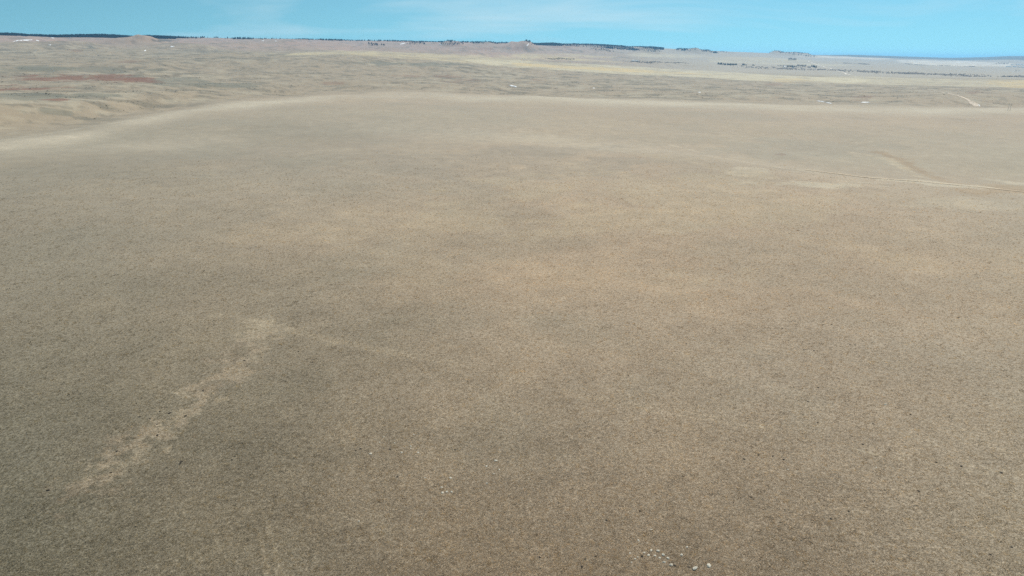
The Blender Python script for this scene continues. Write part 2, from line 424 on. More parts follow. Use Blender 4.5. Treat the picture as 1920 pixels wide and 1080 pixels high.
wear([(1600, 285), (1660, 297), (1700, 318), (1750, 338)], 7.0, C3(0.42, 0.345, 0.235), 0.5, 1.8)
ALB = ALB * (1 + 0.12 * n4 * near + 0.05 * n2 * near)[..., None]
ALB = np.clip(ALB, 0.03, 0.8)

# ------------------------------------------------------------------ ground mesh and material
def new_mat(name):
    mt = bpy.data.materials.new(name); mt.use_nodes = True
    t = mt.node_tree; t.nodes.clear()
    o = N(t, "ShaderNodeOutputMaterial"); p = N(t, "ShaderNodeBsdfPrincipled")
    t.links.new(p.outputs[0], o.inputs[0])
    p.inputs["Roughness"].default_value = 0.95
    p.inputs["Specular IOR Level"].default_value = 0.1
    return mt, t, p
def plain(name, c, rough=0.9, var=0.25, scale=3.0, bumpk=0.0):
    mt, t, p = new_mat(name)
    tcn = N(t, "ShaderNodeTexCoord"); nz = N(t, "ShaderNodeTexNoise"); nz.inputs["Scale"].default_value = scale; nz.inputs["Detail"].default_value = 5
    mr = N(t, "ShaderNodeMapRange"); mr.inputs[1].default_value, mr.inputs[2].default_value = 0.3, 0.7
    mr.inputs[3].default_value, mr.inputs[4].default_value = 1 - var, 1 + var
    mx = N(t, "ShaderNodeMix", data_type="RGBA", blend_type="MULTIPLY"); mx.inputs[0].default_value = 1; mx.inputs[6].default_value = (*c, 1)
    t.links.new(tcn.outputs["Object"], nz.inputs[0]); t.links.new(nz.outputs[0], mr.inputs[0]); t.links.new(mr.outputs[0], mx.inputs[7]); t.links.new(mx.outputs[2], p.inputs["Base Color"])
    p.inputs["Roughness"].default_value = rough
    if bumpk:
        b = N(t, "ShaderNodeBump"); b.inputs["Strength"].default_value = 1.0; b.inputs["Distance"].default_value = bumpk
        t.links.new(nz.outputs[0], b.inputs["Height"]); t.links.new(b.outputs[0], p.inputs["Normal"])
    return mt

def link(name, mesh, mat=None, parent=None, **props):
    o = bpy.data.objects.new(name, mesh)
    col.objects.link(o)
    if mat is not None: mesh.materials.append(mat)
    if parent is not None: o.parent = parent
    for k, v in props.items(): o[k] = v
    return o
def mesh_from(name, verts, faces, smooth=False):
    me = bpy.data.meshes.new(name)
    me.from_pydata([tuple(map(float, p)) for p in verts], [], faces)
    if smooth: me.polygons.foreach_set("use_smooth", [True] * len(me.polygons))
    me.update()
    return me

gm, gt, gp = new_mat("prairie_ground")
at = N(gt, "ShaderNodeAttribute", attribute_name="albedo")
tcg = N(gt, "ShaderNodeTexCoord")
def gnoise(scale, detail=3.0):
    n = N(gt, "ShaderNodeTexNoise"); n.inputs["Scale"].default_value = scale; n.inputs["Detail"].default_value = detail
    gt.links.new(tcg.outputs["Object"], n.inputs[0]); return n
def grange(src, a, b, lo, hi):
    r = N(gt, "ShaderNodeMapRange"); r.inputs[1].default_value, r.inputs[2].default_value, r.inputs[3].default_value, r.inputs[4].default_value = a, b, lo, hi
    gt.links.new(src, r.inputs[0]); return r
g1, g2, g3 = gnoise(2.6, 3), gnoise(0.8, 4), gnoise(0.07, 4)
def gmul(a, b):
    x = N(gt, "ShaderNodeMath", operation="MULTIPLY"); gt.links.new(a, x.inputs[0]); gt.links.new(b, x.inputs[1]); return x.outputs[0]
vv = gmul(gmul(grange(g1.outputs[0], 0.3, 0.7, 0.66, 1.34).outputs[0], grange(g2.outputs[0], 0.3, 0.7, 0.92, 1.08).outputs[0]), grange(g3.outputs[0], 0.3, 0.7, 0.94, 1.06).outputs[0])
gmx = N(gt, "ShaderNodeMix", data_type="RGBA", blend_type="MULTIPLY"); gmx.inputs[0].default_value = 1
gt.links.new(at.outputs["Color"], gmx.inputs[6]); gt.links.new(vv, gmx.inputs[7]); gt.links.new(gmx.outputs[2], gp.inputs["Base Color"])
bsum = N(gt, "ShaderNodeMath", operation="MULTIPLY_ADD"); gt.links.new(g1.outputs[0], bsum.inputs[0]); bsum.inputs[1].default_value = 0.35; gt.links.new(g2.outputs[0], bsum.inputs[2])
gb = N(gt, "ShaderNodeBump"); gb.inputs["Strength"].default_value = 1.0; gb.inputs["Distance"].default_value = 0.32
gt.links.new(bsum.outputs[0], gb.inputs["Height"]); gt.links.new(gb.outputs[0], gp.inputs["Normal"])
gp.inputs["Sheen Weight"].default_value = 0.22
gp.inputs["Sheen Roughness"].default_value = 0.45
gp.inputs["Sheen Tint"].default_value = (1.0, 0.93, 0.80, 1)

na, nd = XX.shape
verts = np.stack([XX, YY, Z], -1).reshape(-1, 3).astype(np.float32)
j, i = np.meshgrid(np.arange(na), np.arange(nd - 1), indexing="ij")
j2 = (j + 1) % na
quads = np.stack([j * nd + i, j * nd + i + 1, j2 * nd + i + 1, j2 * nd + i], -1).reshape(-1, 4).astype(np.int32)
cap = np.arange(na, dtype=np.int32) * nd                     # small disc right under the drone
me = bpy.data.meshes.new("ground")
nq = len(quads)
me.vertices.add(len(verts)); me.vertices.foreach_set("co", verts.ravel())
me.loops.add(nq * 4 + na); me.loops.foreach_set("vertex_index", np.concatenate([quads[:, ::-1].ravel(), cap[::-1]]).astype(np.int32))
me.polygons.add(nq + 1)
me.polygons.foreach_set("loop_start", np.concatenate([np.arange(nq) * 4, [nq * 4]]).astype(np.int32))
me.polygons.foreach_set("use_smooth", np.ones(nq + 1, bool))
me.update(calc_edges=True); me.validate()
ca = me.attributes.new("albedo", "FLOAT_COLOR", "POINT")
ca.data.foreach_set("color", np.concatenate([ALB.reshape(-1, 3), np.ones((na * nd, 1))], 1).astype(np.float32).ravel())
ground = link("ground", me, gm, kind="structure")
if me.polygons[nq // 2].normal.z < 0:
    me.flip_normals()

def grid_at(G_, x, y):
    az = np.arctan2(x, y); az = np.where(az < AZV[0], az + 2 * math.pi, az)
    jj = np.rint(np.interp(az, AZ, np.arange(na))).astype(int); ii = np.rint(np.interp(np.log(np.hypot(x, y)), LD, np.arange(nd))).astype(int)
    return G_[jj, ii]

# ------------------------------------------------------------------ haze: even, thin air over the whole plain
hv = bpy.data.materials.new("thin_air"); hv.use_nodes = True
ht = hv.node_tree; ht.nodes.clear()
ho = N(ht, "ShaderNodeOutputMaterial"); hp = N(ht, "ShaderNodeVolumePrincipled")
hp.inputs["Color"].default_value = (0.26, 0.58, 0.97, 1)
hp.inputs["Density"].default_value = HAZE_D = 3.2e-5
hp.inputs["Anisotropy"].default_value = 0.2
ht.links.new(hp.outputs[0], ho.inputs["Volume"])
HX, HZ0, HZ1 = 37500.0, float(Z.min()) - 3.0, float(Z.max()) + 40.0
hm = mesh_from("haze", [(sx * HX, sy * HX, z) for z in (HZ0, HZ1) for sx, sy in ((-1, -1), (1, -1), (1, 1), (-1, 1))],
               [(3, 2, 1, 0), (4, 5, 6, 7), (0, 1, 5, 4), (1, 2, 6, 5), (2, 3, 7, 6), (3, 0, 4, 7)])
link("haze", hm, hv, kind="stuff")

# ------------------------------------------------------------------ dirt roads and tracks, draped sheets
def ribbon(verts, faces, L, half, offs=0.0, lift=0.12, cross=3):
    T = np.gradient(L, axis=0); T /= np.linalg.norm(T, axis=1)[:, None] + 1e-9
    Nn = np.stack([-T[:, 1], T[:, 0]], 1)
    half = np.broadcast_to(np.asarray(half, float), (len(L),))
    b = len(verts)
    ss = np.linspace(-1, 1, cross)
    for k in range(len(L)):
        for s in ss:
            p = L[k] + Nn[k] * (offs + s * half[k])
            verts.append((p[0], p[1], float(height(p[0:1], p[1:2])[0]) + lift))
    for k in range(len(L) - 1):
        for c in range(cross - 1):
            a_ = b + k * cross + c
            faces.append((a_, a_ + 1, a_ + 1 + cross, a_ + cross))
def rough(half, n, sd, amt=0.35):
    r_ = np.random.default_rng(sd).normal(0, 1, n)
    return np.clip(half * (1 + amt * gsm(r_, 2.0, 0) * 2), half * 0.3, half * 2.2)
dirt = plain("bare_dirt", (0.50, 0.42, 0.33), 0.95, 0.3, 0.15)
gravel = plain("pale_gravel", (0.62, 0.55, 0.46), 0.95, 0.2, 0.1)
wheel = plain("worn_wheel_rut", (0.52, 0.42, 0.30), 0.95, 0.35, 0.25)
v_, f_ = [], []
L5 = world_line(TR5[2:], 40)
ribbon(v_, f_, L5, rough(1.7, len(L5), 1, 0.2), 2.1, 0.4); ribbon(v_, f_, L5, rough(1.1, len(L5), 2, 0.2), -2.1, 0.4)
link("farm_track", mesh_from("farm_track", v_, f_, True), wheel, kind="structure")
v_, f_ = [], []
L6 = world_line([(1690, 164), (1745, 169), (1770, 174), (1790, 178.5), (1806, 183), (1815, 187), (1825, 193), (1836, 200)], 30)
wd = np.interp(np.linspace(0, 1, len(L6)), [0, 0.35, 0.7, 0.9, 1], [1.2, 2.2, 5.0, 8.0, 6.0])
ribbon(v_, f_, L6, wd * rough(1, len(L6), 3, 0.25), 0, 0.35, 5)
link("dirt_road", mesh_from("dirt_road", v_, f_, True), dirt, kind="structure")
v_, f_ = [], []
L7 = world_line([(1515, 114.5), (1523, 118), (1534, 122), (1547, 126), (1559, 129), (1568, 133), (1585, 136.8), (1597, 141.5)], 20)
ribbon(v_, f_, L7, rough(6.0, len(L7), 4, 0.15), 0, 0.6, 5)
link("gravel_road", mesh_from("gravel_road", v_, f_, True), gravel, kind="structure")
v_, f_ = [], []
L8 = world_line([(1652, 147), (1664, 151), (1676, 156), (1686, 162)], 20)
ribbon(v_, f_, L8, rough(2.2, len(L8), 5), 0, 0.35, 3)
link("field_track", mesh_from("field_track", v_, f_, True), plain("field_track_dirt", (0.44, 0.38, 0.29), 0.95, 0.3, 0.15), kind="structure")

# ------------------------------------------------------------------ snow patches
snow_m = plain("old_snow", (0.70, 0.72, 0.74), 0.6, 0.08, 0.6, 0.1)
def snow_patch(pts, hpx, label, seed):
    """pts: photo points along the patch, hpx: half height in photo pixels"""
    n, cr_ = 26, 7
    ts = np.linspace(0, 1, n)
    us = np.interp(ts, np.linspace(0, 1, len(pts)), [p[0] for p in pts]); vs_ = np.interp(ts, np.linspace(0, 1, len(pts)), [p[1] for p in pts])
    c0 = ground_at(*pts[len(pts) // 2]); d0 = math.hypot(c0.x, c0.y)
    r_ = np.random.default_rng(seed)
    prof = np.sin(np.pi * np.clip(ts, 0.01, 0.99)) ** 0.55 * (1 + 0.5 * gsm(r_.normal(0, 1, n), 1.3, 0))
    V3, F4 = [], []
    for k in range(n):
        pc = ground_at(us[k], vs_[k], d0 * 0.85, d0 * 1.18)
        dc = math.hypot(pc.x, pc.y)
        # half depth on the ground that fills hpx pixels on this slope
        e = 12.0
        hx = np.array([pc.x * (1 + e / dc), pc.x]); hy = np.array([pc.y * (1 + e / dc), pc.y])
        hz = height(hx, hy)
        gain = ((hz[0] - CAM_H) / (dc + e) - (hz[1] - CAM_H) / dc) * FPX / e       # pixels per metre
        half = min(hpx / max(gain, 0.004), 0.005 * dc) * max(prof[k], 0.12)
        ux, uy = pc.x / dc, pc.y / dc
        for c in range(cr_):
            s = -1 + 2 * c / (cr_ - 1)
            x, y = pc.x + ux * s * half, pc.y + uy * s * half
            z = float(height(np.array([x]), np.array([y]))[0])
            V3.append((x - c0.x, y - c0.y, z - c0.z + 0.9 * (1 - s * s) * min(1, prof[k]) + (0.35 if abs(s) < 1 else -0.5)))
    for k in range(n - 1):
        for c in range(cr_ - 1):
            a_ = k * cr_ + c
            F4.append((a_, a_ + cr_, a_ + cr_ + 1, a_ + 1))
    o = link("snow_patch", mesh_from("snow_patch", V3, F4, True), snow_m, label=label, category="snow", group="leftover snow patches on the slopes")
    o.location = c0
    return o
for k, (pts, hpx, lab) in enumerate([
    ([(24, 78.5), (34, 75.5), (45, 75.3), (54, 75.0), (61, 74.5)], 1.1, "longest curved white snow drift on the hillside below the dark pine ridge"),
    ([(67, 75.5), (74, 77)], 0.9, "short slanting snow patch next to the longest curved drift"),
    ([(95, 70.5), (102, 71.5)], 0.7, "thin snow streak just under the pine ridge above the curved drift"),
    ([(91, 84), (96, 84.2)], 0.6, "small dull snow spot low on the hillside below the curved drift"),
    ([(270, 95.5), (274, 94)], 0.9, "tiny snow fleck at the foot of the dark-sided hill"),
    ([(319, 87.2), (327, 87)], 0.9, "small bright snow patch on the grassy rise beyond the dark-sided hill"),
    ([(491, 76.5), (495, 76)], 0.6, "one of two tiny snow flecks on the pinkish clay slope"),
    ([(515, 77), (519, 77)], 0.6, "one of two tiny snow flecks on the pinkish clay slope"),
    ([(750, 83), (756, 81.5), (760, 80.8)], 0.7, "slanting snow streak on the clay slope beyond the straw field"),
    ([(823, 82), (827, 84)], 1.0, "rounded snow spot on the clay slope below the rocky crest"),
    ([(987, 85), (991, 84)], 1.0, "lower snow spot on the side of the cone-shaped butte"),
    ([(990, 82.5), (992, 82)], 0.7, "upper snow fleck on the side of the cone-shaped butte"),
    ([(955, 160), (961, 161), (969, 163)], 1.3, "bright snow patch in a hollow of the brushy plain beyond the pasture"),
    ([(1111, 165.3), (1116, 165.3)], 0.5, "faint speck of snow on the brushy plain beyond the pasture"),
    ([(1309, 173.3), (1314, 173.3)], 0.8, "small white snow spot at the edge of the faint track across the brushy plain"),
    ([(1531, 189), (1538, 190), (1546, 191.5)], 0.7, "thin snow streak with a broken tail in the gully bottom"),
    ([(1547, 192), (1553, 193), (1560, 194.5)], 0.6, "broken tail of the thin snow streak in the gully bottom"),
    ([(1614, 192), (1622, 192), (1632, 192)], 0.8, "flat white snow patch below the reddish bank"),
    ([(1834, 196), (1838, 199)], 1.3, "compact snow patch beside the end of the dirt road"),
]):
    snow_patch(pts, hpx, lab, 100 + k)

# ------------------------------------------------------------------ plant prototypes (meshes)
def tuft_mesh(name, nb, hgt, spread, wid, seed):
    r_ = random.Random(seed)
    V3, F3 = [], []
    for k in range(nb):
        a_ = r_.uniform(0, 2 * math.pi); rr = spread * math.sqrt(r_.random()) * 0.55
        bx_, by_ = math.cos(a_) * rr, math.sin(a_) * rr
        h_ = hgt * r_.uniform(0.5, 1.1); la = a_ + r_.uniform(-0.7, 0.7); le = spread * r_.uniform(0.15, 0.9)
        pa = la + math.pi / 2 + r_.uniform(-0.8, 0.8); w_ = wid * r_.uniform(0.7, 1.3)
        tx, ty = bx_ + math.cos(la) * le, by_ + math.sin(la) * le
        b = len(V3)
        V3 += [(bx_ - math.cos(pa) * w_, by_ - math.sin(pa) * w_, -0.05), (bx_ + math.cos(pa) * w_, by_ + math.sin(pa) * w_, -0.05),
               (bx_ * 0.5 + tx * 0.5 + math.cos(pa) * w_ * .7, by_ * 0.5 + ty * 0.5 + math.sin(pa) * w_ * .7, h_ * 0.7), (tx, ty, h_)]
        F3 += [(b, b + 1, b + 2), (b, b + 2, b + 3)]
    return mesh_from(name, V3, F3)
def pine_mesh(name, seed, tiers=5, seg=7, open_=0.0):
    r_ = random.Random(seed)
    V3, F3 = [], []
    for t in range(tiers):
        z0 = 0.12 + 0.80 * t / tiers; z1 = z0 + 0.34 * (1 - 0.4 * t / tiers); rad = 0.30 * (1 - t / (tiers + 0.6)) ** 0.8
        b = len(V3); V3.append((r_.uniform(-.02, .02), r_.uniform(-.02, .02), min(z1, 1.0)))
        for s in range(seg * 2):
            a_ = 2 * math.pi * s / (seg * 2) + t; q = rad * (1.0 if s % 2 == 0 else 0.55) * r_.uniform(0.75, 1.2)
            V3.append((math.cos(a_) * q, math.sin(a_) * q, z0 + r_.uniform(-0.03, 0.05)))
        for s in range(seg * 2):
            F3.append((b, b + 1 + s, b + 1 + (s + 1) % (seg * 2)))
    return V3, F3
def leafy_mesh(seed, n, leaf, rx, rz, z0):
    """a crown of many small leaf faces gathered in uneven clumps"""
    r_ = random.Random(seed)
    V3, F3 = [], []
    cl = [(r_.gauss(0, rx * .45), r_.gauss(0, rx * .45), z0 + rz * r_.uniform(0.1, 0.95), r_.uniform(0.18, 0.36)) for _ in range(9)]
    for k in range(n):
        cx, cy, cz, cr_ = cl[k % len(cl)]
        p = Vector((r_.gauss(0, 1), r_.gauss(0, 1), r_.gauss(0, 1))); p.normalize(); p *= cr_ * r_.uniform(0.5, 1.0) * rx * 2
        c = Vector((cx, cy, cz)) + p
        if c.z < z0 * 0.5: c.z = z0 * 0.5
        d1 = Vector((r_.gauss(0, 1), r_.gauss(0, 1), r_.gauss(0, 1))).normalized() * leaf; d2 = d1.cross(Vector((r_.gauss(0, 1), r_.gauss(0, 1), r_.gauss(0, 1)))).normalized() * leaf
        b = len(V3); V3 += [tuple(c - d1), tuple(c + d2), tuple(c + d1), tuple(c - d2)]; F3.append((b, b + 1, b + 2, b + 3))
    return V3, F3
def stick(V3, F3, p0, p1, r0, r1, seg=5):
    p0, p1 = Vector(p0), Vector(p1); ax = (p1 - p0).normalized(); s = ax.orthogonal().normalized(); t = ax.cross(s)
    b = len(V3)
    for p, r_ in ((p0, r0), (p1, r1)):
        for k in range(seg):
            a_ = 2 * math.pi * k / seg
            V3.append(tuple(p + (s * math.cos(a_) + t * math.sin(a_)) * r_))
    for k in range(seg):
        F3.append((b + k, b + (k + 1) % seg, b + seg + (k + 1) % seg, b + seg + k))
    F3.append(tuple(b + k for k in range(seg))[::-1]); F3.append(tuple(b + seg + k for k in range(seg)))

def tinted(name, trans=0.35):
    """colour carried by each instance (attribute tint), grain by noise"""
    mt = bpy.data.materials.new(name); mt.use_nodes = True
    t = mt.node_tree; t.nodes.clear()
    o = N(t, "ShaderNodeOutputMaterial"); d = N(t, "ShaderNodeBsdfDiffuse"); tr = N(t, "ShaderNodeBsdfTranslucent"); mx = N(t, "ShaderNodeMixShader")
    a_ = N(t, "ShaderNodeAttribute", attribute_name="tint", attribute_type="INSTANCER")
    mx.inputs[0].default_value = trans
    t.links.new(a_.outputs["Color"], d.inputs[0]); t.links.new(a_.outputs["Color"], tr.inputs[0])
    t.links.new(d.outputs[0], mx.inputs[1]); t.links.new(tr.outputs[0], mx.inputs[2]); t.links.new(mx.outputs[0], o.inputs[0])
    return mt
def scatter(name, pts, scale, tint, protos, mat, kind="stuff", squash=None, **props):
    """one object whose points each carry one plant (geometry nodes instances)"""
    n = len(pts)
    me_ = bpy.data.meshes.new(name)
    me_.vertices.add(n); me_.vertices.foreach_set("co", np.asarray(pts, np.float32).ravel())
    for nm, ty, key, arr in (("psize", "FLOAT_VECTOR", "vector", scale), ("prot", "FLOAT_VECTOR", "vector", np.stack([rng.normal(0, 0.08, n), rng.normal(0, 0.08, n), rng.uniform(0, 6.283, n)], 1)),
                             ("tint", "FLOAT_COLOR", "color", np.concatenate([tint, np.ones((n, 1))], 1))):
        at_ = me_.attributes.new(nm, ty, "POINT"); at_.data.foreach_set(key, np.asarray(arr, np.float32).ravel())
    pid = me_.attributes.new("pid", "INT", "POINT"); pid.data.foreach_set("value", rng.integers(0, len(protos), n).astype(np.int32))
    o = link(name, me_, None, kind=kind, **props)
    ng = bpy.data.node_groups.new(name + "_plants", "GeometryNodeTree")
    ng.interface.new_socket("Geometry", in_out="INPUT", socket_type="NodeSocketGeometry"); ng.interface.new_socket("Geometry", in_out="OUTPUT", socket_type="NodeSocketGeometry")
    gi, go = N(ng, "NodeGroupInput"), N(ng, "NodeGroupOutput")
    def named(nm, ty):
        x = N(ng, "GeometryNodeInputNamedAttribute", data_type=ty); x.inputs[0].default_value = nm; return x
    g2i = N(ng, "GeometryNodeGeometryToInstance")
    for pm in protos:
        oi = N(ng, "GeometryNodeObjectInfo"); oi.inputs["Object"].default_value = pm
        oi.inputs["As Instance"].default_value = False
        ng.links.new(oi.outputs["Geometry"], g2i.inputs[0])
    iop = N(ng, "GeometryNodeInstanceOnPoints"); iop.inputs["Pick Instance"].default_value = True
    m2p = N(ng, "GeometryNodeMeshToPoints")
    ng.links.new(gi.outputs[0], m2p.inputs[0]); ng.links.new(m2p.outputs[0], iop.inputs["Points"]); ng.links.new(g2i.outputs[0], iop.inputs["Instance"])
    ng.links.new(named("pid", "INT").outputs[0], iop.inputs["Instance Index"])
    e2r = N(ng, "FunctionNodeEulerToRotation"); ng.links.new(named("prot", "FLOAT_VECTOR").outputs[0], e2r.inputs[0])
    ng.links.new(e2r.outputs[0], iop.inputs["Rotation"]); ng.links.new(named("psize", "FLOAT_VECTOR").outputs[0], iop.inputs["Scale"])
    sm = N(ng, "GeometryNodeSetMaterial"); sm.inputs["Material"].default_value = mat
    ng.links.new(iop.outputs[0], sm.inputs[0]); ng.links.new(sm.outputs[0], go.inputs[0])
    md = o.modifiers.new("plants", "NODES"); md.node_group = ng
    return o
def proto(name, mesh):
    return bpy.data.objects.new(name, mesh)       # kept out of the scene: only its mesh is used by the plants

# ------------------------------------------------------------------ grass of the near pasture
def scatter_area(n, d0, d1, half_az, power=2.0):
    r_ = rng.random(n); D = (d0 ** (2 - power + 1e-6) + r_ * (d1 ** (2 - power + 1e-6) - d0 ** (2 - power + 1e-6))) ** (1 / (2 - power + 1e-6))
    a_ = rng.uniform(-half_az, half_az, n)
    return np.sin(a_) * D, np.cos(a_) * D, D
NT = 700000
def jittered(n, d0, d1, half_az, power):
    """one plant per cell of a stretched polar grid, so plants keep their distance"""
    q = 2 - power
    nr = int(math.sqrt(n * 1.1)); na_ = n // nr
    a_, r_ = np.meshgrid(np.arange(na_), np.arange(nr), indexing="ij")
    a_ = (a_ + 0.5 * (r_ % 2) + rng.uniform(0, 1, a_.shape)) / na_; r_ = (r_ + rng.uniform(0, 1, r_.shape)) / nr
    D = (d0 ** q + r_ * (d1 ** q - d0 ** q)) ** (1 / q); az_ = (a_ * 2 - 1) * half_az
    return (np.sin(az_) * D).ravel(), (np.cos(az_) * D).ravel(), D.ravel()
gx, gy, gd = jittered(NT, 92, 820, R(45), 2.5); NT = len(gx)
keep = ((0.6 * fbm(gx, gy, 45, 4, 203) + rng.normal(0, 0.3, NT)) > -0.5) & (rng.random(NT) > sstep(360, 800, gd)) & (rng.random(NT) > 0.75 * grid_at(WORN, gx, gy))
gx, gy, gd = gx[keep], gy[keep], gd[keep]
gz_ = height(gx, gy)
ng_ = len(gx)
gt_ = grid_at(ALB, gx, gy) * (rng.uniform(0.95, 1.45, ng_) * 1.42)[:, None]
gold = (rng.random(ng_) < 0.14)[:, None]
gt_ = np.where(gold, gt_ * np.array([1.22, 1.12, 0.9]), gt_)
gs = rng.lognormal(0, 0.36, ng_) * (0.38 + 0.0013 * gd)
tufts = [proto("grass_tuft", tuft_mesh("grass_tuft", 16, 0.19, 0.42, 0.040, 300 + k)) for k in range(4)]
grass = scatter("grass", np.stack([gx, gy, gz_], 1), np.stack([gs, gs, gs * rng.uniform(0.5, 0.95, ng_)], 1), gt_, tufts, tinted("dry_grass", 0.58), label="dry tufted prairie grass covering the pasture", category="grass")

# ------------------------------------------------------------------ scrub on the plain beyond, woods and thickets far away
bush = [proto("scrub_bush", mesh_from("scrub_bush", *leafy_mesh(410 + k, 70, 0.13, 0.55, 0.6, 0.18))) for k in range(3)]
nb_ = 60000
bx_, by_, bd_ = scatter_area(nb_, 1000, 4200, R(44), 1.6)
kb = (fbm(bx_, by_, 60, 4, 51) + 0.35 * fbm(bx_, by_, 300, 4, 59) + rng.normal(0, 0.10, nb_)) > 0.16
bx_, by_, bd_ = bx_[kb], by_[kb], bd_[kb]
ub, vb = to_px(bx_, by_, height(bx_, by_))
kb2 = (bd_ > np.interp(np.arctan2(bx_, by_), azf, B2[0]) * 0.97) & ~((ub > 540) & (vb < 101 + (ub - 640) * 0.066) & (bd_ > 3000))
bx_, by_, bd_ = bx_[kb2], by_[kb2], bd_[kb2]
bs = rng.lognormal(0, 0.45, len(bx_)) * 0.7
bt = np.array([0.15, 0.135, 0.098]) * rng.uniform(0.7, 1.4, len(bx_))[:, None]
scatter("scrub", np.stack([bx_, by_, height(bx_, by_)], 1), np.stack([bs * 1.4, bs * 1.4, bs * 0.7], 1), bt, bush, tinted("scrub_leaves"), label="low dark scrub dotting the plain beyond the pasture", category="scrub")

pines = [proto("pine", mesh_from("pine", *pine_mesh("pine", 420 + k))) for k in range(3)]
npn = 52000
pa = rng.uniform(R(-44), ray(1245, 90)[0][0], npn)
hd = np.interp(pa, azf, H[0])
pD = hd * rng.uniform(0.962, 1.03, npn)
pD = np.where(pa < ray(330, 70)[0][0], hd * rng.uniform(0.93, 1.03, npn), pD)
px_, py_ = np.sin(pa) * pD, np.cos(pa) * pD
pu, pv = to_px(px_, py_, height(px_, py_))
dens = np.interp(pu, [0, 300, 330, 480, 700, 900, 1000, 1240], [1.5, 1.4, 0.5, 0.05, 0.0, 0.1, 0.9, 0.75])
kp = (fbm(px_, py_, 500, 4, 61) + 0.3 * rng.normal(0, 1, npn) + (dens - 0.6) * 0.9) > 0
P_list = [(px_[kp], py_[kp])]
for (u0, v0, D0, w0, n0) in [(993, 80, 7000, 60, 22), (848, 76, 7300, 120, 90), (910, 78, 7500, 140, 120), (1217, 85, 9000, 160, 160), (1284, 91, 10200, 120, 110), (1321, 92, 10300, 190, 230), (1496, 99, 12800, 300, 420), (1455, 103, 12900, 120, 80), (705, 74, 7000, 80, 40), (780, 76, 7300, 90, 60), (1362, 97, 11500, 120, 60), (1130, 86, 8200, 150, 110)]:
    a0 = ray(u0, v0)[0][0]
    rr = w0 * np.sqrt(rng.random(n0)); th = rng.uniform(0, 6.283, n0)
    P_list.append((math.sin(a0) * D0 + rr * np.cos(th), math.cos(a0) * D0 + rr * np.sin(th)))
px_ = np.concatenate([p[0] for p in P_list]); py_ = np.concatenate([p[1] for p in P_list])
ps = rng.uniform(8, 16, len(px_)) * (1 + 0.9 * fbm(px_, py_, 260, 3, 63))
pt_ = np.array([0.022, 0.042, 0.036]) * rng.uniform(0.7, 1.3, len(px_))[:, None]
scatter("pine_forest", np.stack([px_, py_, height(px_, py_) - 0.5], 1), np.stack([ps * 1.1, ps * 1.1, ps], 1), pt_, pines, tinted("pine_needles"), label="dark pine forest along the far ridge", category="forest")

def belt(name, pts, width, n, s0, s1, c, label):
    L = world_line(pts, 40)
    k = rng.integers(0, len(L) - 1, n)
    T = np.gradient(L, axis=0); T /= np.linalg.norm(T, axis=1)[:, None]
    o_ = rng.normal(0, 0.5, n) * width * (0.55 + 1.2 * np.abs(fbm(L[k, 0], L[k, 1], 500, 3, 79))) + width * 1.1 * fbm(L[k, 0], L[k, 1], 700, 3, 78)
    cl_ = fbm(L[k, 0] - T[k, 1] * o_, L[k, 1] + T[k, 0] * o_, 110, 3, 77) * 2.4 - 0.15
    kk = rng.random(n) < np.clip(0.65 + cl_, 0.1, 1)
    x = (L[k, 0] - T[k, 1] * o_ + rng.normal(0, 8, n))[kk]; y = (L[k, 1] + T[k, 0] * o_ + rng.normal(0, 8, n))[kk]
    s = rng.uniform(s0, s1, len(x)); t_ = np.array(c) * rng.uniform(0.7, 1.35, len(x))[:, None]
    return scatter(name, np.stack([x, y, height(x, y) - 0.2], 1), np.stack([s * 1.3, s * 1.3, s], 1), t_, bush, tinted(name + "_twigs", 0.5), label=label, category="thicket")
belt("creek_thicket", [(1400, 124), (1450, 129.5), (1530, 131), (1580, 133), (1640, 135), (1700, 138), (1760, 140), (1850, 142), (1960, 145)], 170, 1900, 3.5, 8, (0.38, 0.35, 0.325), "grey leafless thicket along the creek across the plain")
belt("hedgerow_brush", [(1690, 119), (1740, 122.5), (1800, 124.5), (1830, 125)], 14, 420, 3, 6, (0.24, 0.225, 0.19), "broken line of brush along the pale stubble field")
belt("hillside_brush", [(1580, 118.5), (1605, 119.5), (1628, 121)], 40, 320, 4, 7, (0.26, 0.235, 0.225), "grey brush clump below the long pale stubble strip")
belt("valley_brush", [(1165, 115.5), (1200, 116), (1240, 118), (1290, 119)], 40, 420, 3, 6, (0.26, 0.235, 0.215), "loose grey brush around the small ranch in the valley")
belt("field_edge_brush", [(960, 108.5), (1000, 109.5), (1045, 110.5), (1080, 111.5)], 14, 260, 2.5, 5, (0.24, 0.22, 0.19), "thin line of brush between straw-coloured fields")

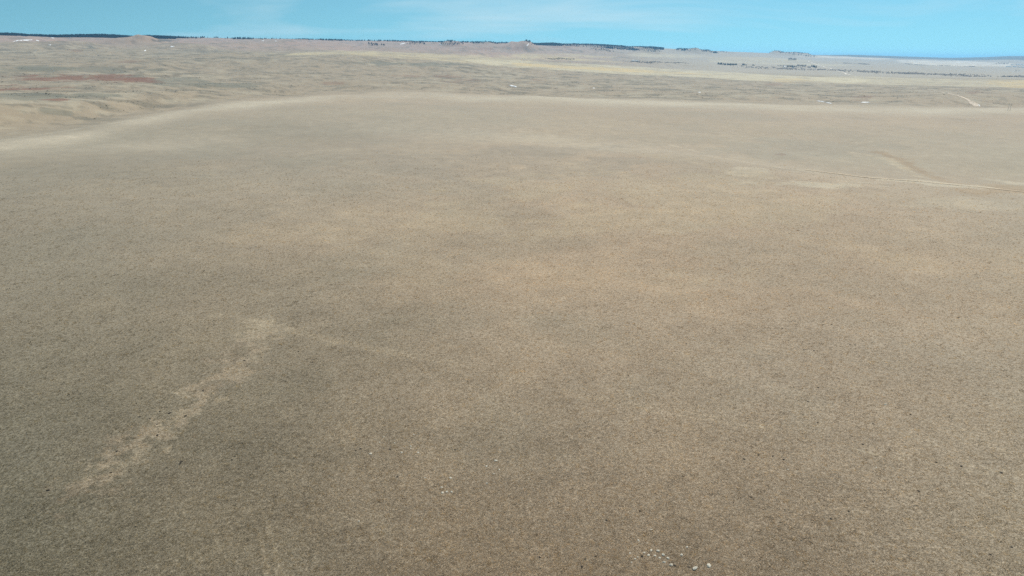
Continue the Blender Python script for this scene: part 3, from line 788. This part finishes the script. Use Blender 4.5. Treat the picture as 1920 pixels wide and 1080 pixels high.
# ------------------------------------------------------------------ single trees of the shelterbelts and the farmstead
bark = plain("tree_bark", (0.16, 0.12, 0.09), 0.95, 0.3, 6)
needle = plain("evergreen_needles", (0.040, 0.052, 0.032), 0.9, 0.35, 5)
twig = plain("leafless_twigs", (0.17, 0.15, 0.13), 0.95, 0.3, 5)
ev_crown, ev_trunk, de_crown, de_trunk = [], [], [], []
for k in range(3):
    ev_crown.append(mesh_from("evergreen_crown", *pine_mesh("c", 500 + k, 7, 8)))
    v_, f_ = [], []; stick(v_, f_, (0, 0, -0.03), (0, 0, 0.5), 0.035, 0.02, 6); ev_trunk.append(mesh_from("evergreen_trunk", v_, f_))
    de_crown.append(mesh_from("leafless_crown", *leafy_mesh(520 + k, 260, 0.03, 0.36, 0.7, 0.28)))
    v_, f_ = [], []; stick(v_, f_, (0, 0, -0.03), (0, 0, 0.42), 0.04, 0.028, 6)
    r_ = random.Random(k)
    for q in range(7):
        a_ = q * 0.9 + r_.random(); stick(v_, f_, (0, 0, 0.3 + 0.02 * q), (math.cos(a_) * 0.3, math.sin(a_) * 0.3, 0.62 + 0.05 * q), 0.018, 0.006, 4)
    de_trunk.append(mesh_from("leafless_trunk", v_, f_))
for lst, mt in ((ev_crown, needle), (ev_trunk, bark), (de_crown, twig), (de_trunk, bark)):
    for m_ in lst: m_.materials.append(mt)
def tree(name, p, h, ever, label, group):
    k = random.randrange(3)
    r = bpy.data.objects.new(name, None); col.objects.link(r)
    r.empty_display_size = 0.3
    r.location = p; r.scale = (h, h, h); r.rotation_euler[2] = random.uniform(0, 6.28)
    r["label"], r["category"], r["group"] = label, "tree", group
    for nm, m_ in (("crown", (ev_crown if ever else de_crown)[k]), ("trunk", (ev_trunk if ever else de_trunk)[k])):
        c = bpy.data.objects.new(nm, m_); col.objects.link(c); c.parent = r
    return r
def row(u0, v0, u1, v1, n, hpx, ever, name, label, group):
    a_, b_ = ground_at(u0, v0, 2500), ground_at(u1, v1, 2500)
    for k in range(n):
        t = k / max(n - 1, 1)
        x, y = a_.x + (b_.x - a_.x) * t + random.uniform(-3, 3), a_.y + (b_.y - a_.y) * t + random.uniform(-5, 5)
        D = math.hypot(x, y)
        tree(name, (x, y, float(height(np.array([x]), np.array([y]))[0])), hpx * D / FPX * random.uniform(0.8, 1.15), ever, label, group)
row(1346, 120.8, 1381, 122.4, 24, 3.6, True, "evergreen_tree", "dark evergreen in the long dense shelterbelt row on the plain", "evergreens of the long shelterbelt")
row(1391.5, 122.2, 1399.5, 122.9, 6, 3.2, True, "evergreen_tree", "dark evergreen in the short shelterbelt row beyond the end of the long one", "evergreens of the short shelterbelt")
row(1411, 123.2, 1414.5, 123.4, 3, 2.8, True, "evergreen_tree", "dark evergreen in the little clump past the short shelterbelt", "evergreens of the little clump")
row(1473, 125, 1492, 126.2, 13, 3.2, True, "evergreen_tree", "dark evergreen in the windbreak behind the farm sheds", "evergreens of the farm windbreak")
row(1496, 126.5, 1510, 127.2, 7, 4.6, False, "leafless_tree", "bare grey tree at the farmstead between windbreak and creek", "bare trees of the farmstead")
row(1522, 125.5, 1530, 127.5, 5, 4.2, True, "evergreen_tree", "dark evergreen beside the gravel road at the farmstead", "evergreens by the gravel road")
row(1459, 125, 1469, 126, 4, 3.4, False, "leafless_tree", "bare grey tree in front of the white farm shed", "bare trees by the white shed")
row(1478, 113.6, 1492, 114.2, 7, 4.5, False, "leafless_tree", "bare grey tree in the distant grove below the flat-topped bluff", "bare trees of the distant grove")
row(1867, 121, 1890, 121, 8, 2.6, False, "leafless_tree", "bare tree in the row leading to the white far-off buildings", "bare trees by the far buildings")
row(1905, 134.6, 1910, 134, 2, 2.2, False, "leafless_tree", "lone bare tree on the grey flat below the far buildings", "bare trees on the grey flat")

# ------------------------------------------------------------------ farm buildings far out on the plain
roof_w = plain("pale_metal_roof", (0.72, 0.74, 0.76), 0.5, 0.08, 1)
roof_g = plain("grey_shingle_roof", (0.30, 0.28, 0.28), 0.8, 0.15, 2)
wall_w = plain("white_painted_wall", (0.78, 0.77, 0.74), 0.8, 0.08, 1)
wall_r = plain("weathered_red_wall", (0.30, 0.13, 0.09), 0.9, 0.2, 1)
doorm = plain("dark_barn_door", (0.12, 0.11, 0.10), 0.8, 0.2, 1)
def building(name, u, v, lx, ly, h, rot, wm, rm, label, group=None, n_open=2):
    p = ground_at(u, v, 2500)
    r = bpy.data.objects.new(name, None); col.objects.link(r)
    r.location = (p.x, p.y, p.z - 0.4); r.rotation_euler[2] = R(rot)
    r["label"], r["category"] = label, "building"
    if group: r["group"] = group
    a_, b_ = lx / 2, ly / 2; rh = ly * 0.28
    V3 = [(-a_, -b_, 0), (a_, -b_, 0), (a_, b_, 0), (-a_, b_, 0), (-a_, -b_, h), (a_, -b_, h), (a_, b_, h), (-a_, b_, h), (-a_, 0, h + rh), (a_, 0, h + rh)]
    w = link("wall", mesh_from("wall", V3, [(0, 1, 5, 4), (2, 3, 7, 6), (1, 2, 6, 9, 5), (3, 0, 4, 8, 7)]), wm, r)
    e, t = 0.6, 0.25
    sl = rh / b_
    V3 = []
    for s in (-1, 1):
        for x in (-a_ - e, a_ + e):
            V3 += [(x, s * (b_ + e), h - sl * e + 0.05), (x, 0, h + rh + 0.05), (x, s * (b_ + e), h - sl * e + 0.05 + t), (x, 0, h + rh + 0.05 + t)]
    F4 = []
    for b in (0, 8):
        F4 += [(b, b + 1, b + 5, b + 4), (b + 2, b + 6, b + 7, b + 3), (b, b + 4, b + 6, b + 2), (b, b + 2, b + 3, b + 1), (b + 4, b + 5, b + 7, b + 6)]
    link("roof", mesh_from("roof", V3, F4), rm, r)
    def slab(nm, x, w_, z0, z1):
        y0 = -b_ - 0.08
        V = [(x - w_, y0, z0), (x + w_, y0, z0), (x + w_, y0, z1), (x - w_, y0, z1), (x - w_, -b_ + .05, z0), (x + w_, -b_ + .05, z0), (x + w_, -b_ + .05, z1), (x - w_, -b_ + .05, z1)]
        link(nm, mesh_from(nm, V, [(0, 1, 2, 3), (1, 5, 6, 2), (4, 0, 3, 7), (3, 2, 6, 7)]), doorm, r)
    slab("door", 0, min(2.0, lx * 0.14), 0, h * 0.75)
    for q in range(n_open):
        slab("window", (-1 if q % 2 else 1) * lx * 0.32, lx * 0.06, h * 0.4, h * 0.72)
    return r
building("farm_shed", 1471, 125.6, 26, 12, 5, 12, wall_w, roof_w, "white metal farm shed at the end of the windbreak")
building("farm_house", 1487, 127.0, 16, 10, 4.5, -8, wall_w, roof_g, "farm house with grey roof in front of the windbreak")
building("barn", 1517, 126.6, 24, 13, 6, 4, wall_r, roof_g, "weathered red barn between the bare trees and the gravel road")
building("ranch_house", 1187, 114.4, 20, 12, 5, 10, wall_w, roof_w, "small pale ranch building among loose grey brush")
building("ranch_shed", 1194, 114.9, 26, 12, 5, -14, wall_w, roof_w, "long pale ranch shed beside the small ranch building")
TOWN = "white buildings of the far settlement"
for (u, v, lx, rot) in [(1889, 125.2, 30, 5), (1893.5, 125.4, 26, -10), (1897.5, 121.5, 26, 15), (1903, 125.6, 34, 0), (1908.5, 121.8, 40, 3), (1913.5, 121.8, 30, -6), (1917.5, 122, 34, 8), (1911, 126, 24, 0), (1918, 126.4, 28, 5)]:
    building("settlement_building", u, v, lx, 14, 6, rot, wall_w, roof_w, "white building of the far-off settlement at the edge of the pale stubble field", TOWN)

# power-line frame on the crest near the dirt road
pw = plain("weathered_pole_wood", (0.42, 0.39, 0.34), 0.9, 0.2, 3)
pp = ground_at(1891.5, 207.5)
fr = bpy.data.objects.new("power_line_frame", None); col.objects.link(fr); fr.location = pp
fr["label"], fr["category"] = "pale two-legged wooden power-line frame standing on the crest near the dirt road", "pole"
fr.rotation_euler[2] = R(-30)
for s in (-1, 1):
    v_, f_ = [], []; stick(v_, f_, (s * 1.9, 0, -0.6), (s * 1.9, 0, 15.0), 0.28, 0.19, 8); link("pole", mesh_from("pole", v_, f_), pw, fr)
v_, f_ = [], []; stick(v_, f_, (-4.2, 0.25, 13.6), (4.2, 0.25, 13.6), 0.14, 0.14, 6); link("crossarm", mesh_from("crossarm", v_, f_), pw, fr)
for s in (-1, 0, 1):
    v_, f_ = [], []; stick(v_, f_, (s * 3.9, 0.25, 13.55), (s * 3.9, 0.25, 12.5), 0.09, 0.13, 6); link("insulator", mesh_from("insulator", v_, f_), wall_w, fr)

# ------------------------------------------------------------------ pale stones and dark droppings lying in the grass
def lump(seed, flat, n=14):
    r_ = random.Random(seed)
    import bmesh
    bm = bmesh.new(); bmesh.ops.create_icosphere(bm, subdivisions=2, radius=1)
    off = Vector((r_.uniform(0, 50), r_.uniform(0, 50), r_.uniform(0, 50)))
    from mathutils import noise
    for v in bm.verts:
        k = 1 + 0.45 * noise.noise(v.co * 1.1 + off) + 0.16 * noise.noise(v.co * 2.7 + off)
        v.co *= k; v.co.z *= flat
        v.co.z = max(v.co.z, -0.25)
    me_ = bpy.data.meshes.new("lump"); bm.to_mesh(me_); bm.free()
    return me_
stone_m = plain("pale_stone", (0.46, 0.43, 0.36), 0.9, 0.25, 2.0, 0.05)
dark_m = plain("dark_dropping", (0.035, 0.030, 0.025), 0.95, 0.3, 3.0, 0.05)
stones = [lump(600 + k, 0.55) for k in range(5)]; drops = [lump(620 + k, 0.42) for k in range(4)]
for m_ in stones: m_.materials.append(stone_m)
for m_ in drops: m_.materials.append(dark_m)
def drop(name, m_, u, v, wpx, label, cat, group, ell=1.0):
    p = ground_at(u, v); D = math.hypot(p.x, p.y, CAM_H - p.z)
    o = bpy.data.objects.new(name, m_); col.objects.link(o)
    s = wpx * (1.0 if cat == 'stone' else 1.0) * D / FPX / 2
    o.location = (p.x, p.y, p.z + 0.07 * s); o.scale = (s * ell, s / ell, s * random.uniform(0.7, 1.0)); o.rotation_euler[2] = random.uniform(0, 6.28)
    o["label"], o["category"], o["group"] = label, cat, group
    return o
drop("stone", stones[0], 1303, 1066, 9, "largest pale stone with a ragged hollow side in the grass", "stone", "pale stones in the grass", 1.25)
drop("stone", stones[1], 1328.5, 1061, 8, "second large pale stone lying near the largest one", "stone", "pale stones in the grass", 1.25)
g_a = "small pale stone of the loose cluster beside the two large stones"
for u, v, w in [(1197, 1014, 4), (1221, 994, 4), (1221, 1032, 5), (1234, 1033, 5.5), (1216, 1041, 5), (1228, 1042, 4.5), (1244, 1041, 6), (1252, 1047, 5), (1190, 1048, 4), (1245, 1055, 5), (1258, 1060, 6), (1288, 1026, 4.5), (1278, 1041, 5), (1181, 1038, 3.5), (1196, 1045, 3), (1184, 1055, 3), (1237, 1046, 4), (1208, 1037, 3.5)]:
    drop("stone", random.choice(stones), u, v, w, g_a, "stone", "stones of the cluster by the two large stones", 1.2)
g_b = "small pale stone of the scattered bits in the open grass beyond the stone cluster"
for u, v, w in [(695, 851, 5.5), (712, 830, 3), (719, 820, 3.5), (740, 831, 3), (753, 849, 4), (770, 837, 3.5), (770, 842, 3), (776, 815, 3.5), (784, 849, 4.5), (845, 897, 5), (912, 875, 4.5), (930, 864, 6), (936, 881, 3.5), (913, 907, 4), (797, 896, 3), (926, 889, 3.5), (673, 978, 3.5), (1477, 881, 3.5), (1660, 759, 4), (1540, 820, 2.5), (1643, 877, 3)]:
    drop("stone", random.choice(stones), u, v, w, g_b, "stone", "scattered stones in the open grass", 1.2)
for u, v, w in [(828, 914, 4.5), (829.5, 924, 5), (838, 923, 5), (847, 923, 4.5)]:
    drop("stone", random.choice(stones), u, v, w, "pale stone of the close group of four in the open grass", "stone", "close group of four stones", 1.2)
g_c = "small black dropping on the pale worn trail through the grass"
for u, v, w in [(458, 677, 4), (490, 671, 3.5), (560, 660, 3), (381, 733, 4), (318, 775, 5), (348, 780, 4.5), (262, 782, 3.5), (295, 796, 3.5), (281, 785, 3), (295, 817, 4), (340, 867, 5), (338, 870, 4), (219, 847, 3.5), (208, 887, 4), (243, 885, 3), (435, 863, 3.5), (300, 772, 3.5), (90, 920, 5)]:
    drop("dropping", random.choice(drops), u, v, w, g_c, "dropping", "droppings along the worn trail", 1.15)
for lab, grp, lst in [
    ("small black dropping beside the faint twin wheel lines through the grass", "droppings beside the wheel lines", [(1422, 854, 4), (1395, 861, 4), (1449, 856, 3.5), (1469, 863, 4), (1618, 834, 3.5), (1755, 867, 4), (1802, 874, 4), (1877, 887, 4), (1637, 795, 3), (1533, 793, 3.2), (1707, 778, 3.5)]),
    ("small black dropping near the pale stone cluster and the two large stones", "droppings near the stone cluster", [(1204, 1044, 5), (1265, 1061, 4.5), (1292, 1064, 4.5), (1091, 1063, 5), (1097, 1049, 4), (1012, 1045, 4), (1118, 1043, 4), (1137, 976, 4), (1200, 959, 4)]),
    ("small black dropping among the scattered pale stones in the open grass", "droppings among the scattered stones", [(676, 842, 4), (667, 846, 3.5), (731, 843, 4), (853, 844, 3.5), (745, 894, 4)]),
    ("small black dropping in plain grass far from stones and trails", "droppings in the open grass", [(586, 680, 3), (1467, 616, 3), (1559, 609, 3), (1454, 702, 3.2), (1534, 727, 3), (1515, 753, 3.2), (1784, 602, 2.5), (1797, 596, 2.5), (1594, 647, 3), (1603, 647, 3), (1526, 658, 3), (1507, 656, 3), (1799, 632, 2.5), (1287, 645, 3), (1178, 704, 3.2), (1272, 683, 3), (997, 588, 2.5), (1408, 933, 4), (1591, 960, 4), (1558, 973, 4), (1722, 921, 4), (1857, 1040, 4), (1896, 1026, 4), (1471, 957, 3), (1637, 1054, 3)])]:
    for u, v, w in lst:
        drop("dropping", random.choice(drops), u, v, w, lab, "dropping", grp, 1.15)
